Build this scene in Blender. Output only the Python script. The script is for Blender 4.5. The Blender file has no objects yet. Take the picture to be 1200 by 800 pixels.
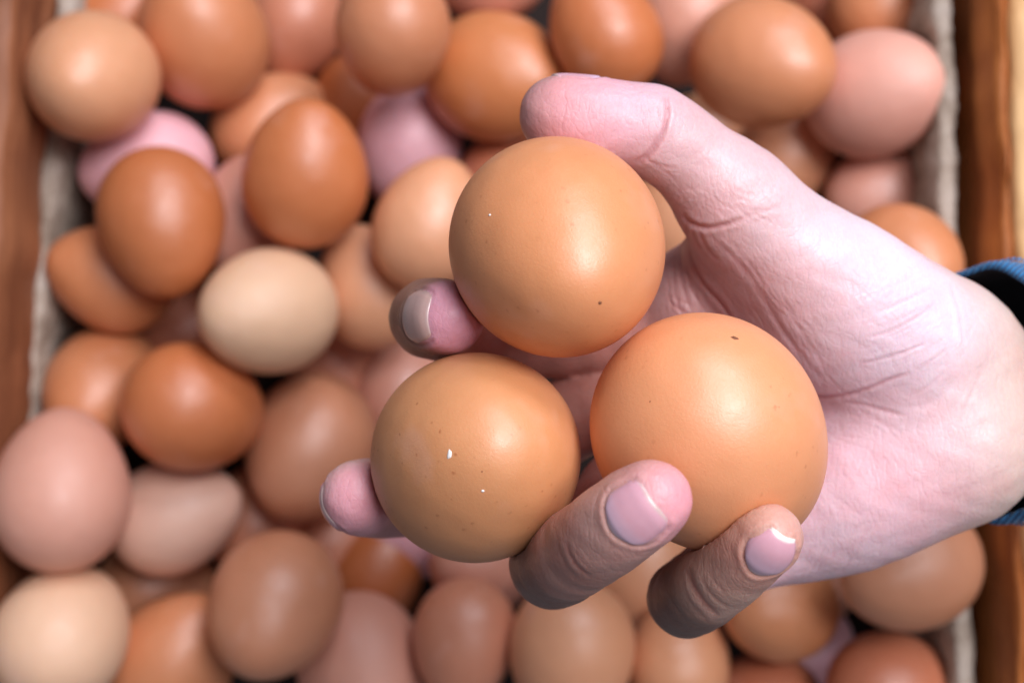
import bpy, math, random
import numpy as np
from mathutils import Vector, Matrix

random.seed(7); np.random.seed(7)
sc = bpy.context.scene
COL = sc.collection

# ------------------------------------------------------------------ camera
H = 0.50                      # camera height over the mid plane of the egg pile (m)
K = 36.0 / 50.0 / 1200.0      # metres per photo pixel per metre of depth
cam_d = bpy.data.cameras.new('camera'); cam = bpy.data.objects.new('camera', cam_d); COL.objects.link(cam)
cam.location = (0, 0, H); cam.rotation_euler = (0, 0, 0)
cam_d.lens = 50; cam_d.sensor_width = 36; cam_d.clip_start = 0.01; cam_d.clip_end = 20
cam_d.dof.use_dof = True; cam_d.dof.focus_distance = 0.285; cam_d.dof.aperture_fstop = 10.5
sc.camera = cam

# ------------------------------------------------------------------ light
world = bpy.data.worlds.new('World'); sc.world = world; world.use_nodes = True
bg = world.node_tree.nodes['Background']
bg.inputs[0].default_value = (0.92, 0.88, 1.0, 1); bg.inputs[1].default_value = 0.165

def area(name, loc, target, size, power, color):
    d = bpy.data.lights.new(name, 'AREA'); d.shape = 'RECTANGLE'; d.size = size[0]; d.size_y = size[1]
    d.energy = power; d.color = color
    o = bpy.data.objects.new(name, d); COL.objects.link(o); o.location = loc
    o.rotation_euler = (Vector(target) - Vector(loc)).to_track_quat('-Z', 'Y').to_euler()
    return o
area('key_light', (0.46, 0.40, 1.22), (0, 0, 0.1), (0.62, 0.62), 20, (0.98, 0.945, 1.0))
area('window_light', (0.35, 1.05, 0.85), (0, 0, 0.1), (0.55, 0.30), 8.2, (0.88, 0.90, 1.0))

sc.view_settings.view_transform = 'Standard'; sc.view_settings.look = 'None'
sc.view_settings.exposure = 0.0; sc.view_settings.gamma = 1.0
try:
    sc.cycles.use_denoising = True; sc.cycles.denoiser = 'OPENIMAGEDENOISE'
    sc.cycles.max_bounces = 8; sc.cycles.diffuse_bounces = 5
except Exception: pass

# ------------------------------------------------------------------ helpers
def P(px, py, z):
    """photo position and height over the pile (mm) -> world point (m)"""
    d = H - z * 0.001
    return np.array([(px - 600) * K * d, (400 - py) * K * d, z * 0.001])

def srgb(r, g, b):
    f = lambda c: (c/255/12.92) if c/255 <= 0.04045 else ((c/255+0.055)/1.055)**2.4
    return (f(r), f(g), f(b), 1.0)

def tag(o, label=None, cat=None, group=None, kind=None):
    if label: o['label'] = label
    if cat: o['category'] = cat
    if group: o['group'] = group
    if kind: o['kind'] = kind
    return o

def mesh_obj(name, verts, faces, mat, parent=None, smooth=True):
    me = bpy.data.meshes.new(name)
    me.from_pydata([tuple(v) for v in verts], [], [tuple(f) for f in faces])
    if smooth: me.polygons.foreach_set('use_smooth', [True]*len(me.polygons))
    me.update()
    if mat: me.materials.append(mat)
    o = bpy.data.objects.new(name, me); COL.objects.link(o)
    if parent: o.parent = parent
    return o

class NT:
    def __init__(s, name):
        s.m = bpy.data.materials.new(name); s.m.use_nodes = True
        s.t = s.m.node_tree; s.t.nodes.clear()
        s.out = s.n('ShaderNodeOutputMaterial'); s.b = s.n('ShaderNodeBsdfPrincipled')
        s.l(s.b.outputs[0], s.out.inputs[0])
    def n(s, k, **kw):
        x = s.t.nodes.new(k)
        for a, v in kw.items(): setattr(x, a, v)
        return x
    def l(s, a, b): s.t.links.new(a, b)
    def noise(s, scale, vec, detail=3, rough=0.5):
        x = s.n('ShaderNodeTexNoise'); x.inputs['Scale'].default_value = scale
        x.inputs['Detail'].default_value = detail; x.inputs['Roughness'].default_value = rough
        s.l(vec, x.inputs['Vector']); return x
    def ramp(s, fac, stops):
        r = s.n('ShaderNodeValToRGB'); e = r.color_ramp.elements
        e[0].position, e[0].color = stops[0][0], stops[0][1]
        e[1].position, e[1].color = stops[-1][0], stops[-1][1]
        for p, c in stops[1:-1]:
            q = e.new(p); q.color = c
        s.l(fac, r.inputs[0]); return r
    def mix(s, fac, a, b, mode='MIX'):
        x = s.n('ShaderNodeMix', data_type='RGBA', blend_type=mode)
        if isinstance(fac, float): x.inputs[0].default_value = fac
        else: s.l(fac, x.inputs[0])
        for v, i in ((a, 6), (b, 7)):
            if isinstance(v, tuple): x.inputs[i].default_value = v
            else: s.l(v, x.inputs[i])
        return x.outputs[2]
    def bump(s, h, strength, dist, prev=None):
        x = s.n('ShaderNodeBump'); x.inputs['Strength'].default_value = strength; x.inputs['Distance'].default_value = dist
        s.l(h, x.inputs['Height'])
        if prev: s.l(prev, x.inputs['Normal'])
        return x.outputs[0]
G = lambda v: (v, v, v, 1)

# ------------------------------------------------------------------ materials
def egg_material(name, speckle, rough):
    t = NT(name); tc = t.n('ShaderNodeTexCoord'); oi = t.n('ShaderNodeObjectInfo')
    # object coordinates moved by a random amount so that no two shells are alike
    mp = t.n('ShaderNodeVectorMath', operation='ADD'); rv = t.n('ShaderNodeVectorMath', operation='SCALE')
    t.l(oi.outputs['Random'], rv.inputs[0]); rv.inputs['Scale'].default_value = 31.7
    t.l(tc.outputs['Object'], mp.inputs[0]); t.l(rv.outputs[0], mp.inputs[1]); v = mp.outputs[0]
    base = oi.outputs['Color']
    big = t.noise(1.3, v, 3, .55)
    c = t.mix(t.ramp(big.outputs[0], [(.35, G(0)), (.75, G(.45))]).outputs[0], base, (0.90, 0.84, 0.80, 1), 'MULTIPLY')
    mid = t.noise(9, v, 5, .6)
    c = t.mix(t.ramp(mid.outputs[0], [(.3, G(0)), (.8, G(.14))]).outputs[0], c, (1.12, 1.06, .98, 1), 'MULTIPLY')
    fine = t.noise(60, v, 4, .7)
    c = t.mix(t.ramp(fine.outputs[0], [(.25, G(.0)), (.8, G(.14))]).outputs[0], c, (0.80, 0.72, 0.62, 1), 'MULTIPLY')
    bl = t.noise(1.9, v, 3, .6)
    c = t.mix(t.ramp(bl.outputs[0], [(.60, G(0)), (.76, G(.20))]).outputs[0], c, (.78, .50, .44, 1))
    # small brown pigment dots, clustered
    vo = t.n('ShaderNodeTexVoronoi'); vo.inputs['Scale'].default_value = 17; vo.inputs['Randomness'].default_value = 1
    wob = t.noise(40, v, 2); wv = t.mix(.03, v, wob.outputs['Color']); t.l(wv, vo.inputs['Vector'])
    dots = t.ramp(vo.outputs['Distance'], [(.06, G(1)), (.20, G(0))])
    clus = t.ramp(t.noise(2.1, v, 2).outputs[0], [(.42, G(0)), (.56, G(speckle))])
    sep = t.ramp(t.n('ShaderNodeSeparateColor').outputs[0], [(.5, G(0)), (.55, G(1))]) if False else None
    rnd = t.ramp(vo.outputs['Color'], [(.35, G(0)), (.6, G(1))])
    m = t.mix(1.0, dots.outputs[0], clus.outputs[0], 'MULTIPLY'); m = t.mix(1.0, m, rnd.outputs[0], 'MULTIPLY')
    c = t.mix(m, c, (.66, .50, .38, 1), 'MULTIPLY')
    t.l(c, t.b.inputs['Base Color'])
    pores = t.n('ShaderNodeTexVoronoi'); pores.inputs['Scale'].default_value = 75; t.l(v, pores.inputs['Vector'])
    pr = t.ramp(pores.outputs['Distance'], [(.0, G(0)), (.32, G(1))])
    nb = t.bump(pr.outputs[0], .10, .0012)
    nb = t.bump(fine.outputs[0], .10, .0014, nb)
    nb = t.bump(t.noise(4, v, 1).outputs[0], .08, .006, nb)
    t.l(nb, t.b.inputs['Normal'])
    rr = t.ramp(mid.outputs[0], [(.3, G(rough-.05)), (.7, G(rough+.08))]); t.l(rr.outputs[0], t.b.inputs['Roughness'])
    t.b.inputs['Subsurface Weight'].default_value = .18
    t.b.inputs['Subsurface Radius'].default_value = (1.0, .45, .25)
    t.b.inputs['Subsurface Scale'].default_value = .004
    t.b.inputs['Specular IOR Level'].default_value = .9
    return t.m
M_EGG = egg_material('egg_shell', .6, .43)
M_EGG_SPECKLED = egg_material('speckled_egg_shell', 1.0, .46)
M_EGG_PALE = egg_material('matte_egg_shell', .25, .55)

def skin_material():
    t = NT('skin'); tc = t.n('ShaderNodeTexCoord'); v = tc.outputs['Object']
    at = t.n('ShaderNodeAttribute', attribute_name='tone')
    base = at.outputs['Color']
    n1 = t.noise(160, v, 4, .6); n2 = t.noise(45, v, 3, .5); n3 = t.noise(900, v, 3, .6)
    c = t.mix(t.ramp(n2.outputs[0], [(.42, G(0)), (.72, G(.55))]).outputs[0], base, (1.0, .74, .72, 1), 'MULTIPLY')
    c = t.mix(t.ramp(n1.outputs[0], [(.40, G(0)), (.68, G(.5))]).outputs[0], c, (1.0, .86, .86, 1), 'MULTIPLY')
    c = t.mix(t.ramp(n3.outputs[0], [(.45, G(0)), (.8, G(.5))]).outputs[0], c, (.90, .82, .80, 1), 'MULTIPLY')
    t.l(c, t.b.inputs['Base Color'])
    # skin lines: two stretched cell networks, pores
    def cells(scale, rot, stretch):
        mp = t.n('ShaderNodeMapping'); mp.inputs['Rotation'].default_value = (0, 0, rot)
        mp.inputs['Scale'].default_value = (1, stretch, 1)
        w = t.noise(220, v, 2); mv = t.mix(.0022, v, w.outputs['Color']); t.l(mv, mp.inputs['Vector'])
        x = t.n('ShaderNodeTexVoronoi', feature='DISTANCE_TO_EDGE'); x.inputs['Scale'].default_value = scale
        t.l(mp.outputs[0], x.inputs['Vector'])
        return t.ramp(x.outputs['Distance'], [(.0, G(0)), (.12, G(1))]).outputs[0]
    la = cells(420, .9, .35); lb = cells(900, -.5, .6); lc = cells(190, 1.1, .22)
    nb = t.bump(lc, .16, .00018)
    nb = t.bump(la, .22, .00014, nb)
    nb = t.bump(lb, .30, .00009, nb)
    nb = t.bump(n3.outputs[0], .38, .00016, nb)
    t.l(nb, t.b.inputs['Normal'])
    ro = t.ramp(n1.outputs[0], [(.3, G(.36)), (.7, G(.52))]); t.l(ro.outputs[0], t.b.inputs['Roughness'])
    t.b.inputs['Subsurface Weight'].default_value = .35
    t.b.inputs['Subsurface Radius'].default_value = (1.0, .38, .22)
    t.b.inputs['Subsurface Scale'].default_value = .0032
    t.b.inputs['Specular IOR Level'].default_value = .5
    return t.m
M_SKIN = skin_material()

def nail_material():
    t = NT('fingernail'); tc = t.n('ShaderNodeTexCoord'); at = t.n('ShaderNodeAttribute', attribute_name='tone')
    n = t.noise(500, tc.outputs['Object'], 3)
    c = t.mix(t.ramp(n.outputs[0], [(.3, G(0)), (.8, G(.35))]).outputs[0], at.outputs['Color'], (.9, .85, .88, 1), 'MULTIPLY')
    t.l(c, t.b.inputs['Base Color']); t.b.inputs['Roughness'].default_value = .24
    t.l(t.bump(n.outputs[0], .12, .0002), t.b.inputs['Normal'])
    t.b.inputs['Subsurface Weight'].default_value = .2; t.b.inputs['Subsurface Radius'].default_value = (1, .5, .4)
    t.b.inputs['Subsurface Scale'].default_value = .0015
    t.b.inputs['Coat Weight'].default_value = .25; t.b.inputs['Coat Roughness'].default_value = .22
    return t.m
M_NAIL = nail_material()

def wood_material(name, dark, light):
    t = NT(name); tc = t.n('ShaderNodeTexCoord')
    mp = t.n('ShaderNodeMapping'); mp.inputs['Scale'].default_value = (1, .07, 1); t.l(tc.outputs['Object'], mp.inputs[0])
    v = mp.outputs[0]
    a = t.noise(90, v, 6, .65); b = t.noise(400, v, 4, .6); k = t.noise(14, tc.outputs['Object'], 4, .6)
    c = t.mix(t.ramp(a.outputs[0], [(.32, G(0)), (.68, G(1))]).outputs[0], dark, light)
    c = t.mix(t.ramp(b.outputs[0], [(.4, G(0)), (.75, G(.6))]).outputs[0], c, (.62, .52, .45, 1), 'MULTIPLY')
    c = t.mix(t.ramp(k.outputs[0], [(.52, G(0)), (.7, G(.7))]).outputs[0], c, (.50, .40, .34, 1), 'MULTIPLY')
    t.l(c, t.b.inputs['Base Color']); t.b.inputs['Roughness'].default_value = .6
    t.l(t.bump(a.outputs[0], .5, .002, t.bump(b.outputs[0], .4, .001)), t.b.inputs['Normal'])
    return t.m
M_WOOD = wood_material('crate_wood', srgb(150, 80, 30), srgb(202, 128, 62))
M_WOOD_GREY = wood_material('weathered_wood', srgb(112, 62, 36), srgb(164, 106, 70))
M_WOOD_LIT = wood_material('lit_top_wood', srgb(214, 160, 104), srgb(236, 196, 140))  # paler copy of the wood: the lit top of the wall put into the colour

def card_material():
    t = NT('grey_card'); tc = t.n('ShaderNodeTexCoord'); v = tc.outputs['Object']
    a = t.noise(60, v, 6, .7); b = t.noise(700, v, 4, .6)
    c = t.ramp(a.outputs[0], [(.3, srgb(118, 102, 86)), (.5, srgb(178, 164, 148)), (.8, srgb(214, 206, 196))]).outputs[0]
    c = t.mix(t.ramp(b.outputs[0], [(.4, G(0)), (.7, G(.5))]).outputs[0], c, (.66, .62, .60, 1), 'MULTIPLY')
    t.l(c, t.b.inputs['Base Color']); t.b.inputs['Roughness'].default_value = .9
    t.l(t.bump(b.outputs[0], .6, .001, t.bump(a.outputs[0], .6, .004)), t.b.inputs['Normal'])
    return t.m
M_CARD = card_material()

def denim_material():
    t = NT('blue_cloth'); tc = t.n('ShaderNodeTexCoord'); v = tc.outputs['Object']
    w = t.n('ShaderNodeTexWave'); w.inputs['Scale'].default_value = 260; w.inputs['Distortion'].default_value = 1.5
    mp = t.n('ShaderNodeMapping'); mp.inputs['Rotation'].default_value = (.3, .2, .8); t.l(v, mp.inputs[0]); t.l(mp.outputs[0], w.inputs['Vector'])
    n = t.noise(300, v, 4, .7)
    c = t.mix(w.outputs['Color'], srgb(12, 74, 124), srgb(40, 126, 182))
    c = t.mix(t.ramp(n.outputs[0], [(.4, G(0)), (.7, G(.6))]).outputs[0], c, (.5, .6, .7, 1), 'MULTIPLY')
    t.l(c, t.b.inputs['Base Color']); t.b.inputs['Roughness'].default_value = .85
    t.b.inputs['Sheen Weight'].default_value = .2
    t.l(t.bump(w.outputs['Color'], .5, .0006, t.bump(n.outputs[0], .5, .0006)), t.b.inputs['Normal'])
    return t.m
M_DENIM = denim_material()
def plain(name, col, rough, bump=True):
    t = NT(name); tc = t.n('ShaderNodeTexCoord'); n = t.noise(500, tc.outputs['Object'], 4, .6)
    c = t.mix(t.ramp(n.outputs[0], [(.35, G(0)), (.7, G(.5))]).outputs[0], col, (.7, .7, .7, 1), 'MULTIPLY')
    t.l(c, t.b.inputs['Base Color']); t.b.inputs['Roughness'].default_value = rough
    if bump: t.l(t.bump(n.outputs[0], .4, .0005), t.b.inputs['Normal'])
    return t.m
M_LINING = plain('navy_lining', srgb(16, 18, 30), .95)
M_WHITE = plain('white_fleck', srgb(250, 248, 245), .5, False)
M_DARK = plain('dark_fleck', srgb(120, 72, 44), .7, False)
M_FLOOR = plain('gap_shade_card', srgb(34, 22, 18), .95)  # near black: shade of the deep egg gaps put into the floor colour

# ------------------------------------------------------------------ crate
def slab(name, a, b, ztop, zbot, thick, side, mat, parent, n=60, rough=0.0006, zrough=0.0006, bev=0.0015, wav=0.0):
    """upright board whose inner top edge runs from a to b (world xy); side=+1 extends to +x, -1 to -x"""
    rs = np.random.RandomState(abs(hash((round(a[0], 4), name))) % 99991 if False else int(abs(a[0])*1e5) % 9973)
    V = []; F = []
    def smooth_noise(m, k):
        x = rs.randn(m); ker = np.ones(k)/k
        return np.convolve(np.pad(x, k, mode='edge'), ker, 'same')[k:-k]*math.sqrt(k)
    n1, n2, n3, n4 = [smooth_noise(n+1, 3)*rough for _ in range(4)]
    z1, z2 = smooth_noise(n+1, 2)*zrough, smooth_noise(n+1, 2)*zrough
    wv = smooth_noise(n+1, 9)*wav
    for i in range(n+1):
        t = i/n; x = a[0]+(b[0]-a[0])*t + wv[i]; y = a[1]+(b[1]-a[1])*t
        s = side
        prof = [(x+n1[i], zbot), (x+n1[i], ztop-bev+z1[i]), (x+s*bev+n2[i]*.5, ztop+z1[i]),
                (x+s*(thick*.5), ztop+(z1[i]+z2[i])*.5+zrough*.3),
                (x+s*(thick-bev)+n3[i], ztop+z2[i]), (x+s*thick+n4[i], ztop-bev+z2[i]), (x+s*thick, zbot)]
        V += [(p[0], y, p[1]) for p in prof]
    k = 7
    for i in range(n):
        for j in range(k):
            q = [i*k+j, i*k+(j+1) % k, (i+1)*k+(j+1) % k, (i+1)*k+j]
            F.append(q if side > 0 else q[::-1])
    F.append(list(range(k))[::-1]); F.append([n*k+j for j in range(k)])
    o = mesh_obj(name, V, F, mat, parent, True)
    return o

crate = bpy.data.objects.new('wooden_crate', None); COL.objects.link(crate)
tag(crate, 'brown wooden crate whose side boards frame the heap of eggs', 'crate', kind='thing')
def W2(px, py, z): p = P(px, py, z); return (p[0], p[1])
def ext(a, b, f0, f1): return ((a[0]+(b[0]-a[0])*f0, a[1]+(b[1]-a[1])*f0), (a[0]+(b[0]-a[0])*f1, a[1]+(b[1]-a[1])*f1))
# right wall: dark inner board and outer board painted pale for its lit top, a little higher
a, b = ext(W2(1166, 0, 34), W2(1192, 800, 34), -.25, 1.25)
slab('side_board', a, b, .034, -.105, .004, +1, M_WOOD, crate, rough=.0004)
a2 = (a[0]+.0025, a[1]); b2 = (b[0]+.0025, b[1])
a2 = (a[0]+.0045, a[1]); b2 = (b[0]+.0045, b[1])
slab('outer_rail', a2, b2, .036, -.02, .02, +1, M_WOOD_LIT, crate, rough=.0004)
# left wall
a, b = ext(W2(16, 0, 18), W2(-30, 800, 18), -.25, 1.25)
slab('side_board', a, b, .018, -.105, .014, -1, M_WOOD_GREY, crate, rough=.0005)
a2 = (a[0]-.0145, a[1]); b2 = (b[0]-.0145, b[1])
slab('outer_rail', a2, b2, .014, -.03, .02, -1, M_WOOD, crate, rough=.0005)
# floor board of the crate
floor_board = mesh_obj('floor_board', [(-.24, -.22, -.112), (.24, -.22, -.112), (.24, .22, -.112), (-.24, .22, -.112),
                         (-.24, -.22, -.106), (.24, -.22, -.106), (.24, .22, -.106), (-.24, .22, -.106)],
         [(3, 2, 1, 0), (4, 5, 6, 7), (0, 1, 5, 4), (1, 2, 6, 5), (2, 3, 7, 6), (3, 0, 4, 7)], M_FLOOR, crate, False)

liner = bpy.data.objects.new('card_liner', None); COL.objects.link(liner)
tag(liner, 'rough grey card lining standing inside the crate walls, its torn edge showing', 'liner', kind='thing')
a, b = ext(W2(1094, 0, 12), W2(1120, 800, 12), -.2, 1.2)
slab('card_strip', a, b, .012, -.104, .0065, +1, M_CARD, liner, n=110, rough=.0004, zrough=.00035, wav=.0005)
a, b = ext(W2(92, 0, -22), W2(6, 800, -22), -.2, 1.2)
slab('card_strip', a, b, -.022, -.104, .007, -1, M_CARD, liner, n=110, rough=.0005, zrough=.0005, wav=.0007)

# ------------------------------------------------------------------ eggs
def egg_mesh(name, k, L, nseg, nring, mats):
    """unit width (diameter 1 at the equator) egg along Z, length L, blunt end at -Z"""
    V = [(0, 0, -L/2)]; F = []
    for i in range(1, nring):
        th = math.pi*i/nring; c = -math.cos(th)
        r = .5*math.sin(th)*(1 - k*c - .25*k*(c*c) + .25*k)
        for j in range(nseg):
            a = 2*math.pi*j/nseg; V.append((r*math.cos(a), r*math.sin(a), L/2*c))
    V.append((0, 0, L/2)); n = len(V)
    for j in range(nseg): F.append((0, 1+(j+1) % nseg, 1+j))
    for i in range(nring-2):
        b0 = 1+i*nseg; b1 = b0+nseg
        for j in range(nseg): F.append((b0+j, b0+(j+1) % nseg, b1+(j+1) % nseg, b1+j))
    b0 = 1+(nring-2)*nseg
    for j in range(nseg): F.append((b0+j, b0+(j+1) % nseg, n-1))
    me = bpy.data.meshes.new(name); me.from_pydata(V, [], F); me.polygons.foreach_set('use_smooth', [True]*len(F)); me.update()
    me.materials.append(mats)
    return me
KE, LE = .13, 1.27
def egg_implicit(Q, R, c, W, k=KE, L=LE):
    """approx signed distance of points Q to an egg at c, rotation R (3x3, cols local axes), width W"""
    q = (Q - c) @ R / W
    t = np.clip(q[..., 2]/(L/2), -1.3, 1.3)
    rad = .5*(1 - k*t - .25*k*t*t + .25*k)
    rho = np.sqrt(q[..., 0]**2+q[..., 1]**2)/rad
    g = np.sqrt(rho**2 + (q[..., 2]/(L/2))**2)
    return (g-1)*.5*W
# surface sample points of the unit egg
_s = []
for i in range(1, 24):
    th = math.pi*i/24; c = -math.cos(th); r = .5*math.sin(th)*(1-KE*c-.25*KE*c*c+.25*KE)
    m = max(4, int(28*math.sin(th)))
    for j in range(m):
        a = 2*math.pi*(j+.5*(i % 2))/m; _s.append((r*math.cos(a), r*math.sin(a), LE/2*c))
SAMP = np.array(_s+[(0, 0, -LE/2), (0, 0, LE/2)])

def egg_rot(ang, ratio, flip, viewdir, toward=1):
    """rotation whose local Z projects onto image angle ang with apparent length/width = ratio"""
    ratio = min(max(ratio, 1.0), LE)
    s = math.sqrt(max(0, (ratio**2-1)/(LE**2-1)))      # sin of the angle between the axis and the view ray
    cth = math.sqrt(1-s*s)*toward
    v = np.array(viewdir)/np.linalg.norm(viewdir)        # from egg to camera
    u = np.array([math.cos(ang), math.sin(ang), 0.]); u -= v*np.dot(u, v); u /= np.linalg.norm(u)
    if flip: u = -u
    z = u*s + v*cth
    x = np.cross(u, v); x /= np.linalg.norm(x); y = np.cross(z, x)
    return np.stack([x, y, z], 1)

COLS = dict(tan=(222, 160, 120), ltan=(230, 190, 156), orange=(214, 142, 98), brown=(202, 122, 72), deep=(184, 106, 58), clay=(208, 138, 98),
            pinkb=(212, 154, 132), pink=(228, 170, 152), lilac=(222, 170, 178), pale=(230, 190, 170), salmon=(206, 138, 108),
            rust=(190, 116, 84), khaki=(206, 144, 108))

# top to bottom; (x, y, width, length, angle, depth mm, colour, matte, label)
EGGS = [
 (107, 91, 147, 152, 20, 0, 'tan', 0, 'round light tan egg in the upper left corner against the crate wall'),
 (237, 40, 146, 172, -72, 0, 'orange', 0, 'glossy orange brown egg cut by the top edge, right of the round tan corner egg'),
 (460, 42, 130, 150, 85, 3, 'clay', 0, 'upright orange tan egg at the top edge above the lilac egg'),
 (585, 91, 146, 172, -8, 0, 'brown', 0, 'orange brown egg lying sideways just left of the thumb tip'),
 (708, 38, 122, 165, -58, 3, 'brown', 0, 'shiny brown egg above the thumb with a long slanting highlight'),
 (896, 75, 148, 172, -14, -4, 'orange', 0, 'large golden brown egg at top right, tip pointing to the pink egg'),
 (1029, 109, 144, 168, 14, -22, 'pink', 1, 'big pale pink egg leaning on the right hand card edge'),
 (358, 203, 143, 175, 88, 0, 'brown', 0, 'golden brown upright egg with a small white glint, left of the lilac egg'),
 (190, 261, 143, 178, -82, 0, 'deep', 0, 'dark orange brown upright egg covering a lilac egg near the left wall'),
 (312, 365, 143, 163, 8, 0, 'ltan', 1, 'lightest cream tan egg, lying level left of the index fingertip'),
 (504, 262, 126, 168, 72, 4, 'tan', 0, 'light orange egg tucked behind the left side of the topmost held egg'),
 (230, 478, 144, 166, -14, 0, 'brown', 0, 'orange brown egg directly below the cream tan egg'),
 (72, 573, 154, 194, 86, -4, 'pinkb', 1, 'large dusty pink upright egg at the left edge'),
 (362, 526, 146, 178, 68, 0, 'khaki', 0, 'dull tan brown egg standing left of the middle fingertip'),
 (321, 711, 150, 176, 66, 0, 'khaki', 0, 'brown egg at the bottom with a faint pink patch at its lower left'),
 (74, 742, 150, 172, 60, 0, 'ltan', 1, 'pale tan egg in the lower left corner below the large pink egg'),
 (670, 768, 142, 178, 86, 2, 'tan', 0, 'tan upright egg at the bottom edge right under the ring finger knuckle'),
 (1064, 664, 146, 168, 24, -26, 'khaki', 0, 'large dull brown egg below the heel of the hand'),
 (172, 196, 124, 172, 8, 14, 'lilac', 1, 'lilac pink egg mostly hidden behind the dark brown egg at the left'),
 (318, 148, 118, 150, 35, 14, 'orange', 0, 'tan orange egg peeping out behind the golden brown upright egg'),
 (345, 32, 112, 150, 80, 10, 'salmon', 0, 'salmon pink egg at the top edge between the two orange eggs'),
 (480, 175, 118, 150, 82, 14, 'lilac', 1, 'lilac egg in the gap below the top row, beside the light orange one'),
 (130, 325, 120, 156, -20, 12, 'orange', 0, 'orange egg low by the left wall behind the dark brown one'),
 (432, 336, 118, 160, -72, 10, 'tan', 0, 'orange tan egg between the cream tan egg and the index fingertip'),
 (120, 458, 132, 150, 50, 10, 'orange', 0, 'light orange egg against the left wall above the large pink egg'),
 (206, 604, 128, 158, 20, 10, 'pale', 1, 'very pale pinkish egg wedged beside the large dusty pink one'),
 (203, 772, 142, 170, 52, 8, 'orange', 0, 'reddish orange egg at the bottom edge left of the brown egg'),
 (425, 782, 146, 178, 110, 6, 'pinkb', 1, 'dusty pink brown egg at the bottom edge left of centre'),
 (544, 752, 118, 152, 84, 8, 'salmon', 0, 'salmon brown egg at the bottom edge under the lowest left held egg'),
 (795, 772, 116, 142, 85, 6, 'tan', 0, 'light orange egg at the bottom edge beneath the little finger knuckle'),
 (912, 712, 122, 134, 10, 10, 'orange', 0, 'orange egg below the edge of the palm, right of the little finger'),
 (1046, 806, 128, 148, 5, 8, 'rust', 0, 'reddish brown egg in the lower right below the large dull brown one'),
 (805, 26, 106, 140, 75, 12, 'pinkb', 0, 'pinkish tan egg at the top edge between two glossy brown eggs'),
 (1040, 8, 112, 130, 10, 12, 'orange', 0, 'brown egg cut by the top edge above the big pale pink egg'),
 (923, 176, 78, 100, 60, 22, 'tan', 0, 'small orange tan egg peeping over the thumb base'),
 (832, 172, 100, 128, -30, 20, 'tan', 0, 'light orange egg half hidden behind the thumb joint'),
 (1033, 228, 112, 130, 10, 20, 'pinkb', 0, 'shaded pinkish tan egg under the big pale pink egg'),
 (1058, 308, 130, 144, -20, -20, 'orange', 0, 'light orange egg beside the sleeve cuff above the wrist'),
 (470, 455, 98, 130, 80, 22, 'pinkb', 0, 'pinkish tan egg under the index fingertip, left of the lower held egg'),
 (440, 672, 88, 108, 60, 30, 'deep', 0, 'dark orange egg deep in the gap below the middle fingertip'),
 (564, 660, 108, 120, 0, 22, 'pinkb', 0, 'dusky pink egg showing just beneath the lower left held egg'),
 (482, 622, 100, 120, -25, 30, 'lilac', 0, 'dim lilac egg beneath the middle finger'),
 (290, 255, 92, 130, 85, 30, 'pinkb', 0, 'dusky pink egg in the gap above the cream tan egg'),
 (392, 432, 88, 120, 100, 30, 'salmon', 0, 'shaded brown egg below right of the cream tan egg'),
 (184, 686, 102, 130, 5, 30, 'khaki', 0, 'dim brown egg deep below the very pale egg'),
 (302, 608, 82, 120, 80, 32, 'salmon', 0, 'dim reddish egg sliver above the brown egg at the bottom'),
 (390, 628, 78, 110, 70, 34, 'salmon', 0, 'dim reddish egg sliver left of the middle fingertip'),
 (940, 676, 112, 130, 10, 22, 'pinkb', 0, 'dusky egg right under the edge of the palm'),
 (945, 772, 100, 125, 60, 26, 'lilac', 0, 'small lilac egg at the bottom left of the reddish brown egg'),
 (893, 826, 100, 120, 0, 20, 'rust', 0, 'reddish egg just cut off by the bottom edge'),
 (752, 676, 96, 125, 70, 26, 'tan', 0, 'tan egg between the ring finger and little finger knuckles'),
 (800, 258, 100, 130, 80, 28, 'tan', 0, 'tan egg seen through the gap between thumb and topmost held egg'),
 (600, 205, 104, 120, 20, 26, 'rust', 0, 'dark orange egg peeping over the topmost held egg'),
 (580, -32, 112, 130, 0, 12, 'pinkb', 0, 'pinkish brown egg at the top edge above the sideways orange brown egg'),
 (148, 18, 84, 110, 45, 26, 'brown', 0, 'orange egg sliver behind the round tan corner egg'),
 (420, 128, 88, 120, 70, 36, 'deep', 0, 'dark brown egg deep between the golden brown and lilac eggs'),
 (212, 392, 96, 130, 20, 38, 'rust', 0, 'dark reddish egg deep left of the cream tan egg'),
 (655, 640, 110, 140, 80, 30, 'salmon', 0, 'shaded salmon egg behind the ring finger knuckle'),
 (970, 8, 80, 110, 85, 30, 'rust', 0, 'dark red brown egg deep at the top, left of the cut brown egg'),
]
MESH = [egg_mesh('egg_shell_a', KE, LE, 40, 26, M_EGG), egg_mesh('egg_shell_b', KE, LE, 40, 26, M_EGG_PALE)]
placed = []
GROUP = 'brown and pink eggs heaped in the crate'
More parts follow.
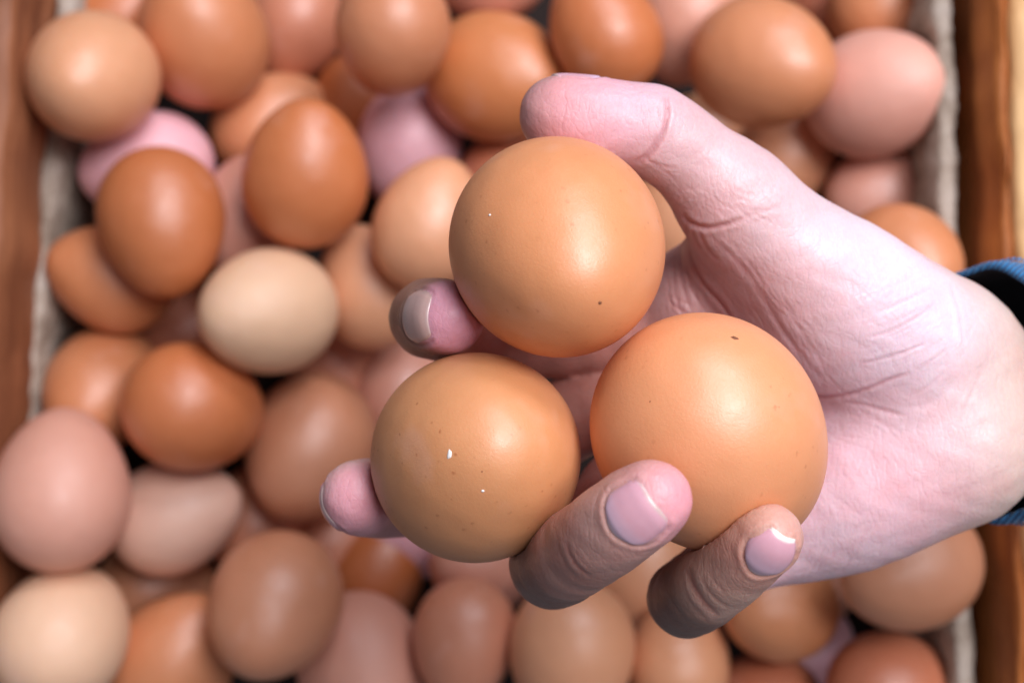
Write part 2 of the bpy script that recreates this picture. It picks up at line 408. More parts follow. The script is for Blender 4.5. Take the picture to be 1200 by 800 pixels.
for i, (cx, cy, W, L, ang, dep, colr, matte, label) in enumerate(EGGS):
    z = -dep; ratio = min(L/W, LE); flip = random.random() < .5; tow = 1 if random.random() < .7 else -1
    low = dep >= 10
    while True:
        c = P(cx, cy, z); Wt = W*K*(H-c[2])
        if low: Wt = min(max(Wt, .0375), .047)
        R = egg_rot(math.radians(ang), ratio, flip, np.array([0, 0, H])-c, tow)
        pts = SAMP*Wt @ R.T + c
        worst = 1.
        for (Rj, cj, Wj) in placed:
            if np.linalg.norm(cj-c) < .62*(Wt+Wj)+.004:
                worst = min(worst, egg_implicit(pts, Rj, cj, Wj).min(), egg_implicit(SAMP*Wj @ Rj.T + cj, R, c, Wt).min())
        if worst > -.0004 or z < -75: break
        z -= 1.0
    placed.append((R, c, Wt))
    o = bpy.data.objects.new('egg', MESH[1 if matte else 0]); COL.objects.link(o)
    o.matrix_world = Matrix(np.block([[R*Wt, c[:, None]], [np.zeros((1, 3)), np.ones((1, 1))]]).tolist())
    r, g, bl = COLS[colr]; dj = random.uniform(-6, 6); j = lambda v: max(0, min(255, v+dj+random.uniform(-1.5, 1.5)))
    o.color = srgb(j(r), j(g), j(bl))
    tag(o, label, 'egg', GROUP)
low_z = min((SAMP*p[2] @ p[0].T + p[1])[:, 2].min() for p in placed)
floor_board.location.z = max(0, low_z+.106-.0005)      # the lowest eggs rest on the crate floor
print('lowest egg z', min(p[1][2] for p in placed), 'egg depths', [round(p[1][2]*1000) for p in placed])

# the three held eggs
HELD = [  # x, y, z, W px, L px, angle, toward, colour, material, label
 (655, 294, 207, 248, 259, -62, 1, (216, 146, 98), M_EGG, 'round golden brown egg between thumb and index fingertip, topmost of the three held'),
 (560, 534, 201, 241, 244, 30, 1, (210, 146, 98), M_EGG_SPECKLED, 'speckled egg with a white fleck, lower left of the three held'),
 (837, 515, 206, 258, 298, -50, -1, (224, 154, 108), M_EGG, 'egg resting on the palm under ring and little fingertips, rightmost of the three held'),
]
HM = {}
held = []
for n_, (cx, cy, z, W, L, ang, tow, colr, mat, label) in enumerate(HELD):
    c = P(cx, cy, z); d = H-c[2]
    Wt = W*K*d*.985
    R = egg_rot(math.radians(ang), L/W, False, np.array([0, 0, H])-c, tow)
    if mat.name not in HM: HM[mat.name] = egg_mesh('held_egg_shell', KE, LE, 96, 64, mat)
    o = bpy.data.objects.new('egg', HM[mat.name]); COL.objects.link(o)
    M = Matrix(np.block([[R*Wt, c[:, None]], [np.zeros((1, 3)), np.ones((1, 1))]]).tolist())
    o.matrix_world = M; o.color = srgb(*colr)
    tag(o, label, 'egg', 'eggs held in the hand')
    held.append((R, c, Wt, o, M))

def fleck(idx, px, py, w, h, ang, mat):
    """small raised speck stuck to the shell of held egg idx at a photo position"""
    R, c, Wt, o, M = held[idx]
    z = 260.
    while z > 150 and egg_implicit(P(px, py, z), R, c, Wt) > 0: z -= .05
    p = P(px, py, z); e = 1e-5
    nrm = np.array([egg_implicit(p+np.eye(3)[i]*e, R, c, Wt)-egg_implicit(p-np.eye(3)[i]*e, R, c, Wt) for i in range(3)]); nrm /= np.linalg.norm(nrm)
    ax = np.array([math.cos(ang), math.sin(ang), 0]); ax -= nrm*ax.dot(nrm); ax /= np.linalg.norm(ax); ay = np.cross(nrm, ax)
    s = K*(H-p[2]); V = []; F = []; m = 12
    jit = [1+random.uniform(-.25, .25) for _ in range(m)]
    for (rr, hh) in ((1., -.0001), (.8, .00010), (.4, .00016)):
        for j in range(m):
            a = 2*math.pi*j/m
            V.append(p + (ax*math.cos(a)*w*s*.5 + ay*math.sin(a)*h*s*.5)*rr*jit[j] + nrm*hh)
    V.append(p+nrm*.00018)
    for k in range(2):
        for j in range(m): F.append((k*m+j, k*m+(j+1) % m, (k+1)*m+(j+1) % m, (k+1)*m+j))
    for j in range(m): F.append((2*m+j, 2*m+(j+1) % m, 3*m))
    Mi = np.array(M.inverted()); V = [(Mi @ np.append(v, 1))[:3] for v in V]
    f = mesh_obj('shell_fleck', V, F, mat, o)
fleck(1, 527, 532, 13, 7, 1.35, M_WHITE)
fleck(1, 566, 575, 5, 4, .3, M_WHITE)
fleck(2, 861, 396, 10, 6, -.2, M_DARK)
fleck(0, 703, 355, 5, 5, 0, M_DARK)
fleck(0, 574, 252, 4, 3, 0, M_WHITE)
for (i_, x_, y_) in [(1, 565, 552), (2, 762, 470)]:
    fleck(i_, x_, y_, random.uniform(2, 3.2), random.uniform(1.4, 2.2), random.uniform(0, 3), M_DARK)

# ------------------------------------------------------------------ hand: one continuous surface from a distance field
def chain(pts):
    """(px,py,z mm,r mm) knots -> smooth list of world knots"""
    K_ = [np.append(P(p[0], p[1], p[2]), p[3]*.001) for p in pts]
    out = []
    for i in range(len(K_)-1):
        p0 = K_[max(i-1, 0)]; p1 = K_[i]; p2 = K_[i+1]; p3 = K_[min(i+2, len(K_)-1)]
        for s in range(3):
            t = s/3; m1 = (p2-p0)*.42; m2 = (p3-p1)*.42
            out.append((2*t**3-3*t*t+1)*p1+(t**3-2*t*t+t)*m1+(-2*t**3+3*t*t)*p2+(t**3-t*t)*m2)
    out.append(K_[-1]); return out

THUMB = [(862, 236, 184, 11.2), (815, 190, 187, 9.6), (768, 155, 190, 9.5), (735, 147, 191, 8.8), (700, 143, 192, 8.9), (672, 140, 192, 8.8), (653, 135, 192, 8.1)]
INDEX = [(815, 362, 154, 12.5), (700, 392, 152, 10.2), (590, 396, 150, 9.6), (535, 384, 159, 8.7), (504, 374, 178, 8.6), (508, 373, 190, 8.4), (525, 372, 199, 7.7)]
MIDDLE = [(790, 450, 150, 12), (700, 474, 149, 10.4), (575, 545, 149, 9.7), (505, 578, 156, 8.9), (455, 584, 170, 8.8), (430, 583, 183, 8.3), (417, 582, 192, 7.5)]
RING = [(820, 545, 152, 12), (746, 560, 158, 10.6), (696, 628, 177, 9.7), (648, 661, 190, 9.3), (668, 652, 210, 8.6), (704, 628, 225, 8.3), (738, 603, 233, 7.9), (765, 585, 236, 7.3)]
PINKY = [(910, 610, 160, 11.5), (850, 664, 168, 8.8), (804, 700, 183, 8.4), (822, 692, 200, 7.9), (853, 668, 212, 7.5), (880, 645, 220, 7.0), (902, 628, 225, 6.4)]
PALM = [
 [(1100, 410, 167, 13), (960, 376, 160, 13.5), (815, 362, 154, 12.0)],
 [(1110, 440, 166, 14), (950, 430, 155, 13), (790, 450, 150, 12)],
 [(1110, 490, 166, 14), (960, 510, 155, 13), (820, 545, 152, 12)],
 [(1105, 532, 168, 14.5), (990, 588, 163, 14), (910, 610, 160, 11.5)],
 [(1086, 396, 172, 13.0), (1000, 344, 177, 15.0), (916, 288, 181, 13.2), (862, 236, 184, 11.0)],
 [(1060, 412, 173, 14.5), (980, 378, 173, 15), (900, 325, 168, 11.5)],
 [(1108, 520, 170, 15.5), (1010, 570, 168, 15.5), (935, 605, 163, 12.5)],
 [(1125, 406, 164, 10.4), (1160, 430, 157, 8.8), (1240, 496, 147, 6.0), (1420, 480, 140, 12)],
 [(1136, 526, 166, 12.8), (1235, 514, 150, 8.8), (1420, 530, 140, 13)],
 [(1128, 462, 162, 14), (1235, 500, 149, 10.5), (1420, 500, 140, 15)],
 [(868, 285, 172, 9), (828, 325, 160, 8)],
]
def cone_d(Q, a, b):
    pa = Q-a[:3]; ba = b[:3]-a[:3]
    t = np.clip((pa @ ba)/max(ba @ ba, 1e-12), 0, 1)
    return np.linalg.norm(pa - t[..., None]*ba, axis=-1) - (a[3]+(b[3]-a[3])*t)
def smin(a, b, k):
    h = np.maximum(k-np.abs(a-b), 0)/k
    return np.minimum(a, b) - h*h*k*.25
FOLDS = [[(803, 322, 161, 6.5), (806, 352, 163, 8.2), (822, 388, 160, 8.0)]]
CH_S = [chain(c) for c in FOLDS]
CH_F = [chain(c) for c in (THUMB, INDEX, MIDDLE, RING, PINKY)]
CH_P = [chain(c) for c in PALM]
def chain_d(Q, ch, k):
    d = None
    for a, b in zip(ch[:-1], ch[1:]):
        e = cone_d(Q, a, b); d = e if d is None else smin(d, e, k)
    return d
def hand_d(Q):
    pal = None
    for ch in CH_P:
        e = chain_d(Q, ch, .002); pal = e if pal is None else smin(pal, e, .011)
    for ch in CH_S: pal = smin(pal, chain_d(Q, ch, .001), .0018)
    th = chain_d(Q, CH_F[0], .0015)
    pal = smin(pal, th, .007)
    f = None
    for ch in CH_F[1:]:
        e = chain_d(Q, ch, .0015); f = e if f is None else np.minimum(f, e)
    d = smin(pal, f, .006)
    for (R, c, W, *_r) in held:
        d = np.maximum(d, -(egg_implicit(Q, R, c, W)-.00015))
    return d

VOX = .0009
lo = np.array([-.050, -.074, .118]); hi = np.array([.158, .066, .250])
dims = np.ceil((hi-lo)/VOX).astype(int)+1
field = np.full(dims, .02, np.float32)
B = 16      # evaluate block by block, only near the knots
allk = np.array([k for ch in CH_F+CH_P for k in ch])
for bx in range(0, dims[0], B):
    for by in range(0, dims[1], B):
        for bz in range(0, dims[2], B):
            e = np.minimum([bx+B, by+B, bz+B], dims); s = np.array([bx, by, bz])
            cen = lo+(s+e)*.5*VOX
            if (np.linalg.norm(allk[:, :3]-cen, axis=1)-allk[:, 3]).min() > B*VOX*.87+.012: continue
            g = np.stack(np.meshgrid(*[lo[i]+np.arange(s[i], e[i])*VOX for i in range(3)], indexing='ij'), -1)
            # reject by coarse value at the centre
            if abs(hand_d(cen[None, :])[0]) > B*VOX*.87+.004:
                field[bx:e[0], by:e[1], bz:e[2]] = hand_d(cen[None, :])[0]; continue
            field[bx:e[0], by:e[1], bz:e[2]] = hand_d(g.reshape(-1, 3)).reshape(g.shape[:3])
field[-1, :, :] = .01

def surface_nets(f, lo, h):
    ins = f < 0
    nx, ny, nz = f.shape
    c = np.zeros((nx-1, ny-1, nz-1), int)
    for i in (0, 1):
        for j in (0, 1):
            for k in (0, 1): c += ins[i:nx-1+i, j:ny-1+j, k:nz-1+k]
    act = (c > 0) & (c < 8); idx = -np.ones(act.shape, int); ids = np.argwhere(act); idx[act] = np.arange(len(ids))
    acc = np.zeros((len(ids), 3)); cnt = np.zeros(len(ids))
    corners = [(i, j, k) for i in (0, 1) for j in (0, 1) for k in (0, 1)]
    for a in corners:
        for ax in range(3):
            if a[ax] == 1: continue
            b = list(a); b[ax] = 1; b = tuple(b)
            fa = f[ids[:, 0]+a[0], ids[:, 1]+a[1], ids[:, 2]+a[2]]; fb = f[ids[:, 0]+b[0], ids[:, 1]+b[1], ids[:, 2]+b[2]]
            m = (fa < 0) != (fb < 0); t = np.where(m, fa/np.where(m, fa-fb, 1), 0)
            p = np.tile(np.array(a, float), (len(ids), 1)); p[:, ax] += t
            acc[m] += p[m]; cnt[m] += 1
    V = lo + (ids + acc/cnt[:, None])*h
    F = []
    for ax in range(3):
        o = [0, 1, 2]; o.remove(ax); u, v = o
        sl = [slice(None)]*3; sl2 = [slice(None)]*3; sl[ax] = slice(0, -1); sl2[ax] = slice(1, None)
        ch = ins[tuple(sl)] != ins[tuple(sl2)]
        e = np.argwhere(ch); e = e[(e[:, u] > 0) & (e[:, v] > 0) & (e[:, u] < f.shape[u]-1) & (e[:, v] < f.shape[v]-1)]
        first = ins[tuple(e.T)]
        def q(du, dv):
            w = e.copy(); w[:, u] -= du; w[:, v] -= dv; return idx[tuple(w.T)]
        Q = np.stack([q(0, 0), q(1, 0), q(1, 1), q(0, 1)], 1)
        if ax == 1: Q = Q[:, ::-1]
        Q[~first] = Q[~first][:, ::-1]
        F.append(Q)
    F = np.concatenate(F); F = F[(F >= 0).all(1)]
    return V, F
V, F = surface_nets(field, lo, VOX)

# light smoothing then one subdivision
def edges_of(F): return np.unique(np.sort(np.concatenate([F[:, [0, 1]], F[:, [1, 2]], F[:, [2, 3]], F[:, [3, 0]]]), 1), axis=0)
E = edges_of(F)
def lap(V, E, lam):
    s = np.zeros_like(V); n = np.zeros(len(V))
    np.add.at(s, E[:, 0], V[E[:, 1]]); np.add.at(s, E[:, 1], V[E[:, 0]]); np.add.at(n, E[:, 0], 1); np.add.at(n, E[:, 1], 1)
    return V + lam*(s/np.maximum(n, 1)[:, None]-V)
for lam in (.5, -.52, .5, -.52): V = lap(V, E, lam)
skin = mesh_obj('person', V, F[:, ::-1], M_SKIN)
sm = skin.modifiers.new('s', 'SUBSURF'); sm.levels = 1
dg = bpy.context.evaluated_depsgraph_get(); me2 = bpy.data.meshes.new_from_object(skin.evaluated_get(dg))
skin.modifiers.clear(); skin.data = me2; me2.name = 'person'
N = len(me2.vertices); co = np.empty(N*3); me2.vertices.foreach_get('co', co); co = co.reshape(-1, 3)
nr = np.empty(N*3); me2.vertices.foreach_get('normal', nr); nr = nr.reshape(-1, 3)
# normals must point outward
if (hand_d(co[::997]+nr[::997]*.0005) < hand_d(co[::997])).mean() > .5: me2.flip_normals(); me2.update(); me2.vertices.foreach_get('normal', nr.reshape(-1)); print('flipped')
nr = np.empty(N*3); me2.vertices.foreach_get('normal', nr); nr = nr.reshape(-1, 3)
print('hand verts', N)

# ---- nails: laid on the surface, local frames of the last joint of each finger
def nail_frame(ch, dorsal, back, length):
    tip = ch[-1]; axis = ch[-1][:3]-ch[-4][:3]; axis /= np.linalg.norm(axis)
    n = np.array(dorsal, float); n -= axis*n.dot(axis); n /= np.linalg.norm(n); s = np.cross(axis, n)
    return tip, axis, n, s
def march(c, d):
    t = np.full(len(c), .016)
    for _ in range(50):
        q = c+d*t[:, None]; t = t - np.maximum(hand_d(q), -.0004)*.9
    return c+d*t[:, None]
NAILS = [  # finger, dorsal direction, start/end along the axis from the tip knot (mm), half angle, free edge share, tones
 (1, (-.55, .02, .75), -5.4, 5.0, .84, .03, 'dull'),
 (3, (-.06, .06, 1.0), -6.4, 3.6, .86, .045, 'pink'),
 (4, (.20, .02, 1.0), -3.6, 10.8, .94, .18, 'pink'),
 (0, (.05, 1.0, -.42), -8.5, 3.2, .95, .06, 'pink'),
 (2, (-.62, -.42, -1.0), -6.0, 4.0, .90, .06, 'pink'),
]
groove = []; folds = []
for (fi, dors, s0, s1, ha, free, tone) in NAILS:
    tip, ax, n, s = nail_frame(CH_F[fi], dors, 0, 0)
    nu, nv = 25, 25; Pts = []; col = []; dirs = []; cs = []
    for j in range(nv):
        v = j/(nv-1)
        for i in range(nu):
            u = -1+2*i/(nu-1)
            # rounded rectangle outline: squircle remap
            w = math.sqrt(max(0, 1-abs(2*v-1)**(2.4 if v < .5 else 6)*(.80 if v < .5 else .20)))
            uu = u*w; vv = v
            if v < .5: vv = v + (.0)*(1-u*u)
            vv = vv + (.10*(abs(u)**2)*(1-v)**2) - .10*(abs(u)**3)*(v**3)
            th = uu*ha
            a = s0+(s1-s0)*vv
            c = tip[:3]+ax*min(a, 1.5)*.001
            lean = max(0, a-1.5)*.001/.0065
            d = n*math.cos(th)+s*math.sin(th)+ax*lean; d /= np.linalg.norm(d)
            cs.append(c); dirs.append(d)
            edge = max(abs(u), abs(2*v-1))
            col.append((u, v))
    cs = np.array(cs); dirs = np.array(dirs)
    S = march(cs, dirs)
    off = np.array([(.00030 - .0006*max(0, abs(u)-.75)/.25*(1 if v < .9 else .5) - (.0005*max(0, .14-v)/.14) - (.00030 if fi in (1, 2, 3) else .0)*max(0, v-.82)/.18) for u, v in col])
    T = S+dirs*off[:, None]; Bt = S-dirs*.0007
    VV = np.concatenate([T, Bt]); FF = []
    m = nu*nv
    for j in range(nv-1):
        for i in range(nu-1):
            q = [j*nu+i, j*nu+i+1, (j+1)*nu+i+1, (j+1)*nu+i]
            FF.append(q); FF.append([x+m for x in q[::-1]])
    rim = [i for i in range(nu)]+[j*nu+nu-1 for j in range(1, nv)]+[(nv-1)*nu+i for i in range(nu-2, -1, -1)]+[j*nu for j in range(nv-2, 0, -1)]
    for k in range(len(rim)):
        a, b = rim[k], rim[(k+1) % len(rim)]; FF.append([b, a, a+m, b+m])
    # orientation
    f0 = FF[(nv//2)*(nu-1)*2+nu]; 
    o = mesh_obj('fingernail', VV, FF, M_NAIL, skin)
    import bmesh
    bm = bmesh.new(); bm.from_mesh(o.data); bmesh.ops.recalc_face_normals(bm, faces=bm.faces); bm.to_mesh(o.data); bm.free()
    at = o.data.color_attributes.new('tone', 'FLOAT_COLOR', 'POINT')
    bed = np.array(srgb(206, 158, 170)[:3]) if tone == 'pink' else np.array(srgb(190, 158, 150)[:3])
    lun = np.array(srgb(196, 176, 196)[:3]) if tone == 'pink' else np.array(srgb(170, 158, 156)[:3])
    white = np.array(srgb(226, 222, 212)[:3]) if fi in (4,) else np.array(srgb(196, 172, 166)[:3]); cut = np.array(srgb(222, 212, 218)[:3])
    buf = []
    for (u, v) in col+col:
        c = lun*(1-min(1, v/.45)) + bed*min(1, v/.45)
        e = 1-free - (.05*(1-u*u))
        k = min(1, max(0, (v-e)/.05)); c = c*(1-k)+white*k
        k = max(0, .08-v)/.08; c = c*(1-k)+cut*k
        buf += [c[0], c[1], c[2], 1]
    at.data.foreach_set('color', buf)
    groove.append(np.array([S[k] for k in rim if k < nu*(nv-2)]))
    inner = S.reshape(nv, nu, 3)
    folds.append(inner.reshape(-1, 3))
from mathutils.kdtree import KDTree
def nearest(points, Q, rmax):
    kd = KDTree(len(points))
    for i, p in enumerate(points): kd.insert(p, i)
    kd.balance(); out = np.full(len(Q), 1.0)
    for i in range(len(Q)): out[i] = kd.find(Q[i])[2]
    return out
disp = np.zeros(N)
allg = np.concatenate(groove); alln = np.concatenate(folds)
near = np.zeros(N, bool)
for g_ in groove: near |= np.linalg.norm(co-g_.mean(0), axis=1) < .012
ix = np.where(near)[0]
# denser rim samples
dens = []
for g_ in groove:
    g2 = np.roll(g_, -1, 0)
    for t in (0, .25, .5, .75):
        seg = g_*(1-t)+g2*t; dens.append(seg[np.linalg.norm(g_-g2, axis=1) < .002])
dg_ = nearest(np.concatenate(dens), co[ix], 0); dn_ = nearest(alln, co[ix], 0)
outside = dn_ > .0005
disp[ix] += -.00022*np.exp(-(dg_/.00040)**2) + np.where(outside, .00016*np.exp(-((dg_-.0011)/.0008)**2), 0)

# ---- creases and folds, baked as real relief (photo position, depth mm, half width px)
CREASES = [
 ([(780, 112), (782, 128), (780, 145), (774, 163), (763, 180), (748, 193)], .95, 2.4),
 ([(771, 158), (765, 170), (756, 181), (743, 190)], .35, 2.0),
 ([(752, 182), (760, 188), (778, 195), (796, 197)], .16, 1.8),
 ([(765, 193), (778, 200), (792, 212)], .12, 1.8),
 ([(799, 250), (806, 259), (818, 265), (832, 267), (850, 263), (872, 255)], .75, 2.6),
 ([(872, 255), (892, 248), (915, 243)], .14, 2.2),
 ([(803, 262), (806, 285), (811, 307), (821, 328), (836, 346), (850, 362), (862, 384)], .60, 2.4),
 ([(828, 270), (845, 288), (868, 310), (888, 338), (905, 365), (925, 398), (948, 436)], .20, 3.4),
 ([(835, 268), (862, 290), (888, 322), (905, 350)], .09, 2.5),
 ([(893, 348), (910, 378), (930, 405), (952, 432), (968, 450)], .12, 2.4),
 ([(915, 345), (935, 380), (950, 405), (975, 440)], .08, 2.4),
 ([(820, 270), (825, 285), (834, 298), (842, 304)], .30, 2.0),
 ([(812, 270), (815, 282), (822, 292)], .25, 1.8),
 ([(799, 292), (797, 318), (803, 345), (812, 368)], .28, 1.8),
 ([(792, 300), (789, 325), (792, 348), (800, 370)], .22, 1.6),
 ([(806, 310), (808, 332), (818, 352), (830, 368)], .22, 1.8),
 ([(783, 352), (795, 362), (808, 368)], .28, 1.6), ([(782, 345), (798, 352), (812, 360)], .18, 1.5),
 ([(942, 463), (965, 465), (990, 463), (1015, 456), (1040, 446), (1064, 437)], .50, 2.2),
 ([(985, 470), (1010, 474), (1040, 482), (1062, 487)], .26, 2.2),
 ([(1000, 474), (1020, 488), (1045, 500), (1060, 510)], .12, 2.0),
 ([(1050, 478), (1080, 476), (1100, 466), (1116, 450), (1123, 425), (1118, 395), (1112, 362), (1104, 335)], .24, 5.0),
 ([(1112, 330), (1122, 360), (1128, 395), (1128, 420)], .14, 2.0),
 ([(1120, 500), (1130, 480), (1143, 450), (1152, 425)], .14, 2.2),
 ([(1150, 490), (1157, 515), (1161, 545), (1160, 592)], .26, 8.0),
 ([(1028, 366), (1050, 357), (1072, 346), (1092, 336)], .22, 1.7),
 ([(1018, 395), (1045, 387), (1070, 374), (1098, 354)], .24, 1.7),
 ([(1008, 426), (1035, 420), (1060, 412), (1086, 402)], .24, 1.8),
 ([(1040, 383), (1065, 368), (1088, 358)], .14, 1.5),
 ([(1030, 340), (1052, 332), (1072, 322)], .12, 1.5),
 ([(1078, 430), (1095, 420), (1110, 408)], .14, 1.6), ([(1070, 462), (1088, 452), (1106, 436)], .14, 1.6),
 ([(930, 672), (950, 664), (962, 648), (968, 636)], .12, 1.8), ([(955, 668), (972, 655), (980, 640)], .12, 1.6),
 ([(925, 655), (945, 642), (958, 628)], .12, 1.6), ([(975, 665), (992, 650), (1000, 636)], .10, 1.6),
 # ring finger
 ([(663, 634), (668, 650), (677, 663), (692, 676)], .30, 2.2), ([(670, 640), (680, 656), (694, 668)], .08, 1.8),
 ([(652, 622), (654, 640), (662, 660), (676, 680)], .09, 2.0),
 
 # little finger
 ([(806, 665), (812, 685), (824, 704), (842, 722)], .42, 3.4), ([(798, 670), (804, 694), (818, 716), (834, 730)], .09, 2.0),
 ([(822, 672), (828, 688), (842, 704), (856, 712)], .14, 1.8), ([(770, 690), (780, 712), (796, 732)], .12, 1.6), ([(780, 685), (790, 708), (808, 730)], .12, 1.6),
 ([(832, 668), (838, 682), (850, 694)], .12, 1.6),
]
pxx = co[:, 0]/(K*(H-co[:, 2]))+600; pyy = 400-co[:, 1]/(K*(H-co[:, 2]))
facing = np.clip((nr[:, 2]+.05)/.35, 0, 1)
crease_shade = np.zeros(N)
def poly_dist(pts, X, Y):
    # smooth the polyline first
    p = np.array(pts, float); q = []
    for i in range(len(p)-1):
        p0 = p[max(i-1, 0)]; p1 = p[i]; p2 = p[i+1]; p3 = p[min(i+2, len(p)-1)]
        for t in (0, .25, .5, .75):
            q.append(.5*((2*p1)+(-p0+p2)*t+(2*p0-5*p1+4*p2-p3)*t*t+(-p0+3*p1-3*p2+p3)*t**3))
    q.append(p[-1]); q = np.array(q)
    best = np.full(len(X), 1e9); bt = np.zeros(len(X))
    for i in range(len(q)-1):
        d = q[i+1]-q[i]; t = np.clip(((X-q[i, 0])*d[0]+(Y-q[i, 1])*d[1])/(d@d), 0, 1)
        e = np.hypot(X-q[i, 0]-t*d[0], Y-q[i, 1]-t*d[1]); m = e < best; best[m] = e[m]; bt[m] = (i+t[m])/(len(q)-1)
    return best, bt
RS = np.random.RandomState(3)
# many fine random lines following the skin of the palm: thumb base, web, heel
fine = []
def scatter(cx, cy, rx, ry, n, ang, spread, ln, dep, w):
    for _ in range(n):
        a = ang+RS.randn()*spread; r = math.sqrt(RS.rand()); th = RS.rand()*6.28
        x = cx+rx*r*math.cos(th); y = cy+ry*r*math.sin(th); L = ln*(.5+RS.rand()); b = RS.randn()*L*.08
        fine.append(([(x-math.cos(a)*L/2, y-math.sin(a)*L/2), (x-math.sin(a)*b, y+math.cos(a)*b), (x+math.cos(a)*L/2, y+math.sin(a)*L/2)], dep*(.5+RS.rand()), w))
scatter(870, 235, 55, 28, 40, .75, .25, 30, .07, 1.3); scatter(850, 235, 60, 30, 36, -.6, .3, 26, .07, 1.3)
scatter(900, 370, 45, 70, 46, .98, .12, 60, .045, 1.3); scatter(985, 380, 60, 80, 26, .95, .15, 45, .05, 1.4)
scatter(1060, 370, 50, 60, 24, -.45, .15, 40, .06, 1.3); scatter(1040, 570, 90, 45, 26, 1.2, .4, 30, .05, 1.3)
scatter(960, 640, 50, 30, 34, -.9, .2, 34, .08, 1.3); scatter(1150, 440, 30, 90, 26, 1.5, .25, 40, .05, 1.3)
scatter(1010, 520, 60, 30, 22, .35, .2, 50, .05, 1.3); scatter(700, 125, 70, 28, 20, .1, .3, 26, .04, 1.2)
scatter(645, 672, 35, 28, 16, 1.0, .2, 24, .03, 1.2); scatter(790, 708, 30, 28, 16, 1.0, .2, 26, .035, 1.2)
scatter(800, 335, 20, 35, 22, 1.35, .2, 30, .10, 1.3)
for (pts, dep, w) in CREASES+fine:
    a = np.array(pts); mg = w*5
    m = np.where((pxx > a[:, 0].min()-mg) & (pxx < a[:, 0].max()+mg) & (pyy > a[:, 1].min()-mg) & (pyy < a[:, 1].max()+mg) & (nr[:, 2] > -.05))[0]
    # only the finger or palm surface that lies uppermost there
    if len(m) == 0: continue
    d, t = poly_dist(pts, pxx[m], pyy[m])
    taper = np.clip(np.minimum(t, 1-t)*5, 0, 1)**.6
    near_ = d < w*4
    if near_.sum() == 0: continue
    zt = np.percentile(co[m[near_], 2], 95); ok = (co[m, 2] > zt-.022)
    prof = (np.exp(-(d/w)**2) - .30*np.exp(-((d-w*2.3)/(w*1.3))**2))*taper*ok*facing[m]
    disp[m] -= dep*.00066*prof
    if w < 3.9: crease_shade[m] = np.maximum(crease_shade[m], np.exp(-(d/w)**2)*taper*ok*min(1, dep/.45))
# broad soft unevenness of flesh
disp += .00010*np.sin(co[:, 0]*420+np.sin(co[:, 1]*510)*1.3)*np.sin(co[:, 1]*470+co[:, 2]*300)
co2 = co + nr*disp[:, None]
me2.vertices.foreach_set('co', co2.reshape(-1)); me2.update()

# ---- skin tone
TONES = [ # px, py, z, radius mm, colour, weight
 (1040, 330, 190, 22, (236, 206, 214), 1.0), (1060, 400, 188, 20, (234, 198, 210), 1.0), (950, 290, 194, 18, (228, 190, 192), 1.0),
 (860, 225, 194, 12, (222, 174, 176), 1.2), (900, 370, 172, 16, (218, 166, 166), 1.2), (960, 420, 170, 14, (222, 170, 174), 1.0),
 (820, 320, 165, 9, (214, 162, 160), 1.3), (1060, 560, 184, 24, (240, 188, 196), 1.3), (980, 610, 178, 18, (240, 196, 204), 1.2),
 (1165, 440, 172, 18, (222, 184, 170), 1.8), (1190, 520, 170, 22, (220, 186, 168), 1.8), (1130, 340, 175, 12, (230, 190, 180), 1.0),
 (790, 160, 198, 9, (222, 176, 178), 1.2), (735, 130, 199, 10, (230, 178, 190), 1.3), (680, 130, 199, 9, (232, 164, 172), 1.5), (625, 125, 195, 8, (206, 150, 148), 1.5), (630, 95, 190, 4, (186, 142, 134), 1.5),
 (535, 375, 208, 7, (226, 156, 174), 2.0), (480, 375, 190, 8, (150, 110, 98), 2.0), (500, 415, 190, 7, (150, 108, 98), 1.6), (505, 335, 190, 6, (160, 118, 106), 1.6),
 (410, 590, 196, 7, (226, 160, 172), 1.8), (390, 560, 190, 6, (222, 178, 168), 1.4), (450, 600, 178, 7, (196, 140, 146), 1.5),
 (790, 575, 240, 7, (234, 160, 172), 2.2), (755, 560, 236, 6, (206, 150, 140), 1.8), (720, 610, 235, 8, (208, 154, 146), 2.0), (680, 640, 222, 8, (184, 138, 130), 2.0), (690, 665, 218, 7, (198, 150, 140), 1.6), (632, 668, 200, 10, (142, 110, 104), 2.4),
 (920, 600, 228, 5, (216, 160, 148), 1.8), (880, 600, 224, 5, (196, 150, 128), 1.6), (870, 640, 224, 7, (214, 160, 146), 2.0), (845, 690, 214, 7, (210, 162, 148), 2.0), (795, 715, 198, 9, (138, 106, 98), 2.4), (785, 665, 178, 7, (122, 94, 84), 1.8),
 (700, 470, 160, 20, (196, 130, 120), 1.0), (860, 480, 160, 16, (210, 150, 150), 1.0),
]
num = np.zeros((N, 3)); den = np.zeros(N)+1e-9
for (a, b, z, r, c, w) in TONES:
    d2 = ((co-P(a, b, z))**2).sum(1)/(r*.001)**2
    ww = w*np.exp(-d2*1.1)+1e-4/(1+d2); num += ww[:, None]*np.array(srgb(*c)[:3]); den += ww
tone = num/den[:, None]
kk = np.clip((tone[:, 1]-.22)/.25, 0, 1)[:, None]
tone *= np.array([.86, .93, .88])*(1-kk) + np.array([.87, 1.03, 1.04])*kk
tone *= (1-crease_shade[:, None]*np.array([.16, .34, .34]))  # shade in the creases put into the colour, with some redness of the skin
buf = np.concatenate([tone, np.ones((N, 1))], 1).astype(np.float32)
at = me2.color_attributes.new('tone', 'FLOAT_COLOR', 'POINT'); at.data.foreach_set('color', buf.reshape(-1))
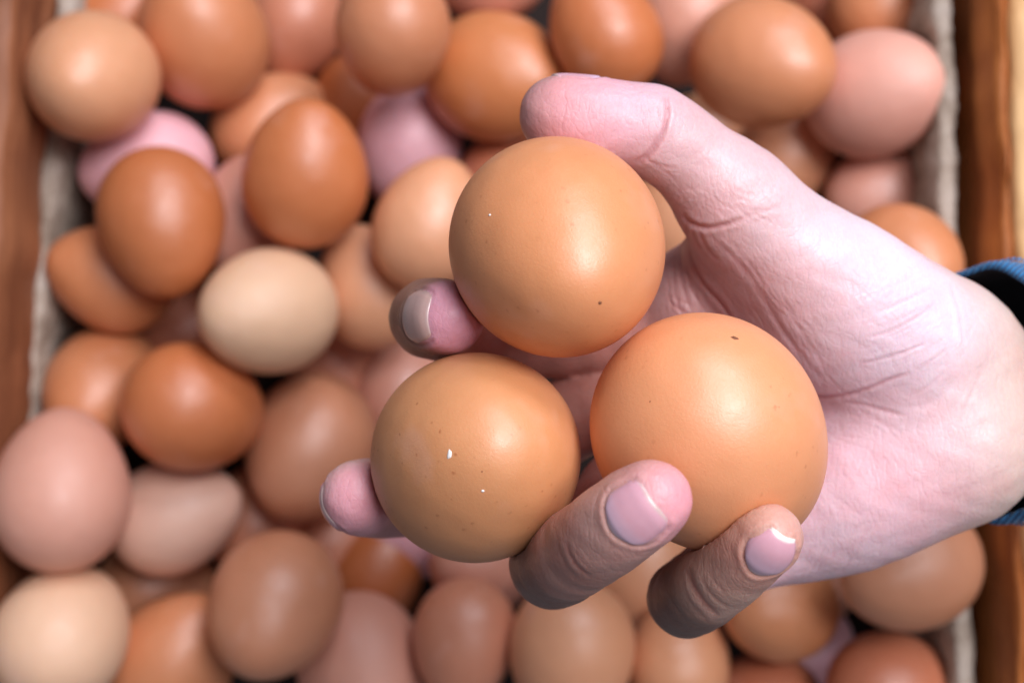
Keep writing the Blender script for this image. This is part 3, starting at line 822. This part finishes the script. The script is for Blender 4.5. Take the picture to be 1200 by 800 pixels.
tag(skin, 'right hand held palm up, fingers curled round three eggs, blue sleeve at the wrist', 'person')

# ------------------------------------------------------------------ sleeve
def sleeve():
    c0 = P(1149, 462, 155); nseg = 96
    prof = [(.060, 0, 0), (.030, .0, 0), (.010, .0005, 0), (.003, .0012, 0), (.0006, .0014, 0), (-.0006, .0008, 0), (-.0006, -.0004, 1), (.0006, -.0012, 1), (.004, -.0014, 1), (.02, -.0018, 1), (.060, -.0018, 1)]
    V = []; F = []; mi = []
    for (ax, off, _) in prof:
        for j in range(nseg):
            t = 2*math.pi*j/nseg
            wob = .0006*math.sin(3*t+1)+.0004*math.sin(7*t+ax*300)+.0003*math.sin(13*t)
            ry = .0298+off+wob+ax*.10; rz = .0265+off+wob+ax*.08
            V.append(c0+np.array([ax*1.0+math.sin(t)*.0135+.0006*math.sin(5*t), math.cos(t)*ry, math.sin(t)*rz-ax*.25]))
    for k in range(len(prof)-1):
        for j in range(nseg):
            F.append((k*nseg+j, k*nseg+(j+1) % nseg, (k+1)*nseg+(j+1) % nseg, (k+1)*nseg+j)); mi.append(1 if prof[k][2] else 0)
    o = mesh_obj('sleeve', V, F, M_DENIM, skin); o.data.materials.append(M_LINING)
    o.data.polygons.foreach_set('material_index', mi)
    # stitched hem line
    V = []; F = []; S = []
    for s in range(120):
        t0 = 2*math.pi*s/120; t1 = t0+2*math.pi/120*.6; base = len(V)
        for t in (t0, t1):
            wob = .0006*math.sin(3*t+1)+.0004*math.sin(7*t+.006*300)+.0003*math.sin(13*t)
            for (dx, dr) in ((-.0004, .0011), (0, .0017), (.0004, .0011)):
                ax = .007+dx; ry = .0298+dr+wob+ax*.10; rz = .0265+dr+wob+ax*.08
                V.append(c0+np.array([ax+math.sin(t)*.0135+.0006*math.sin(5*t), math.cos(t)*ry, math.sin(t)*rz-ax*.25]))
        F += [(base, base+1, base+4, base+3), (base+1, base+2, base+5, base+4)]
    h = mesh_obj('stitching', V, F, M_STITCH, o)
M_STITCH = plain('stitch_thread', srgb(90, 150, 205), .8, False)
sleeve()
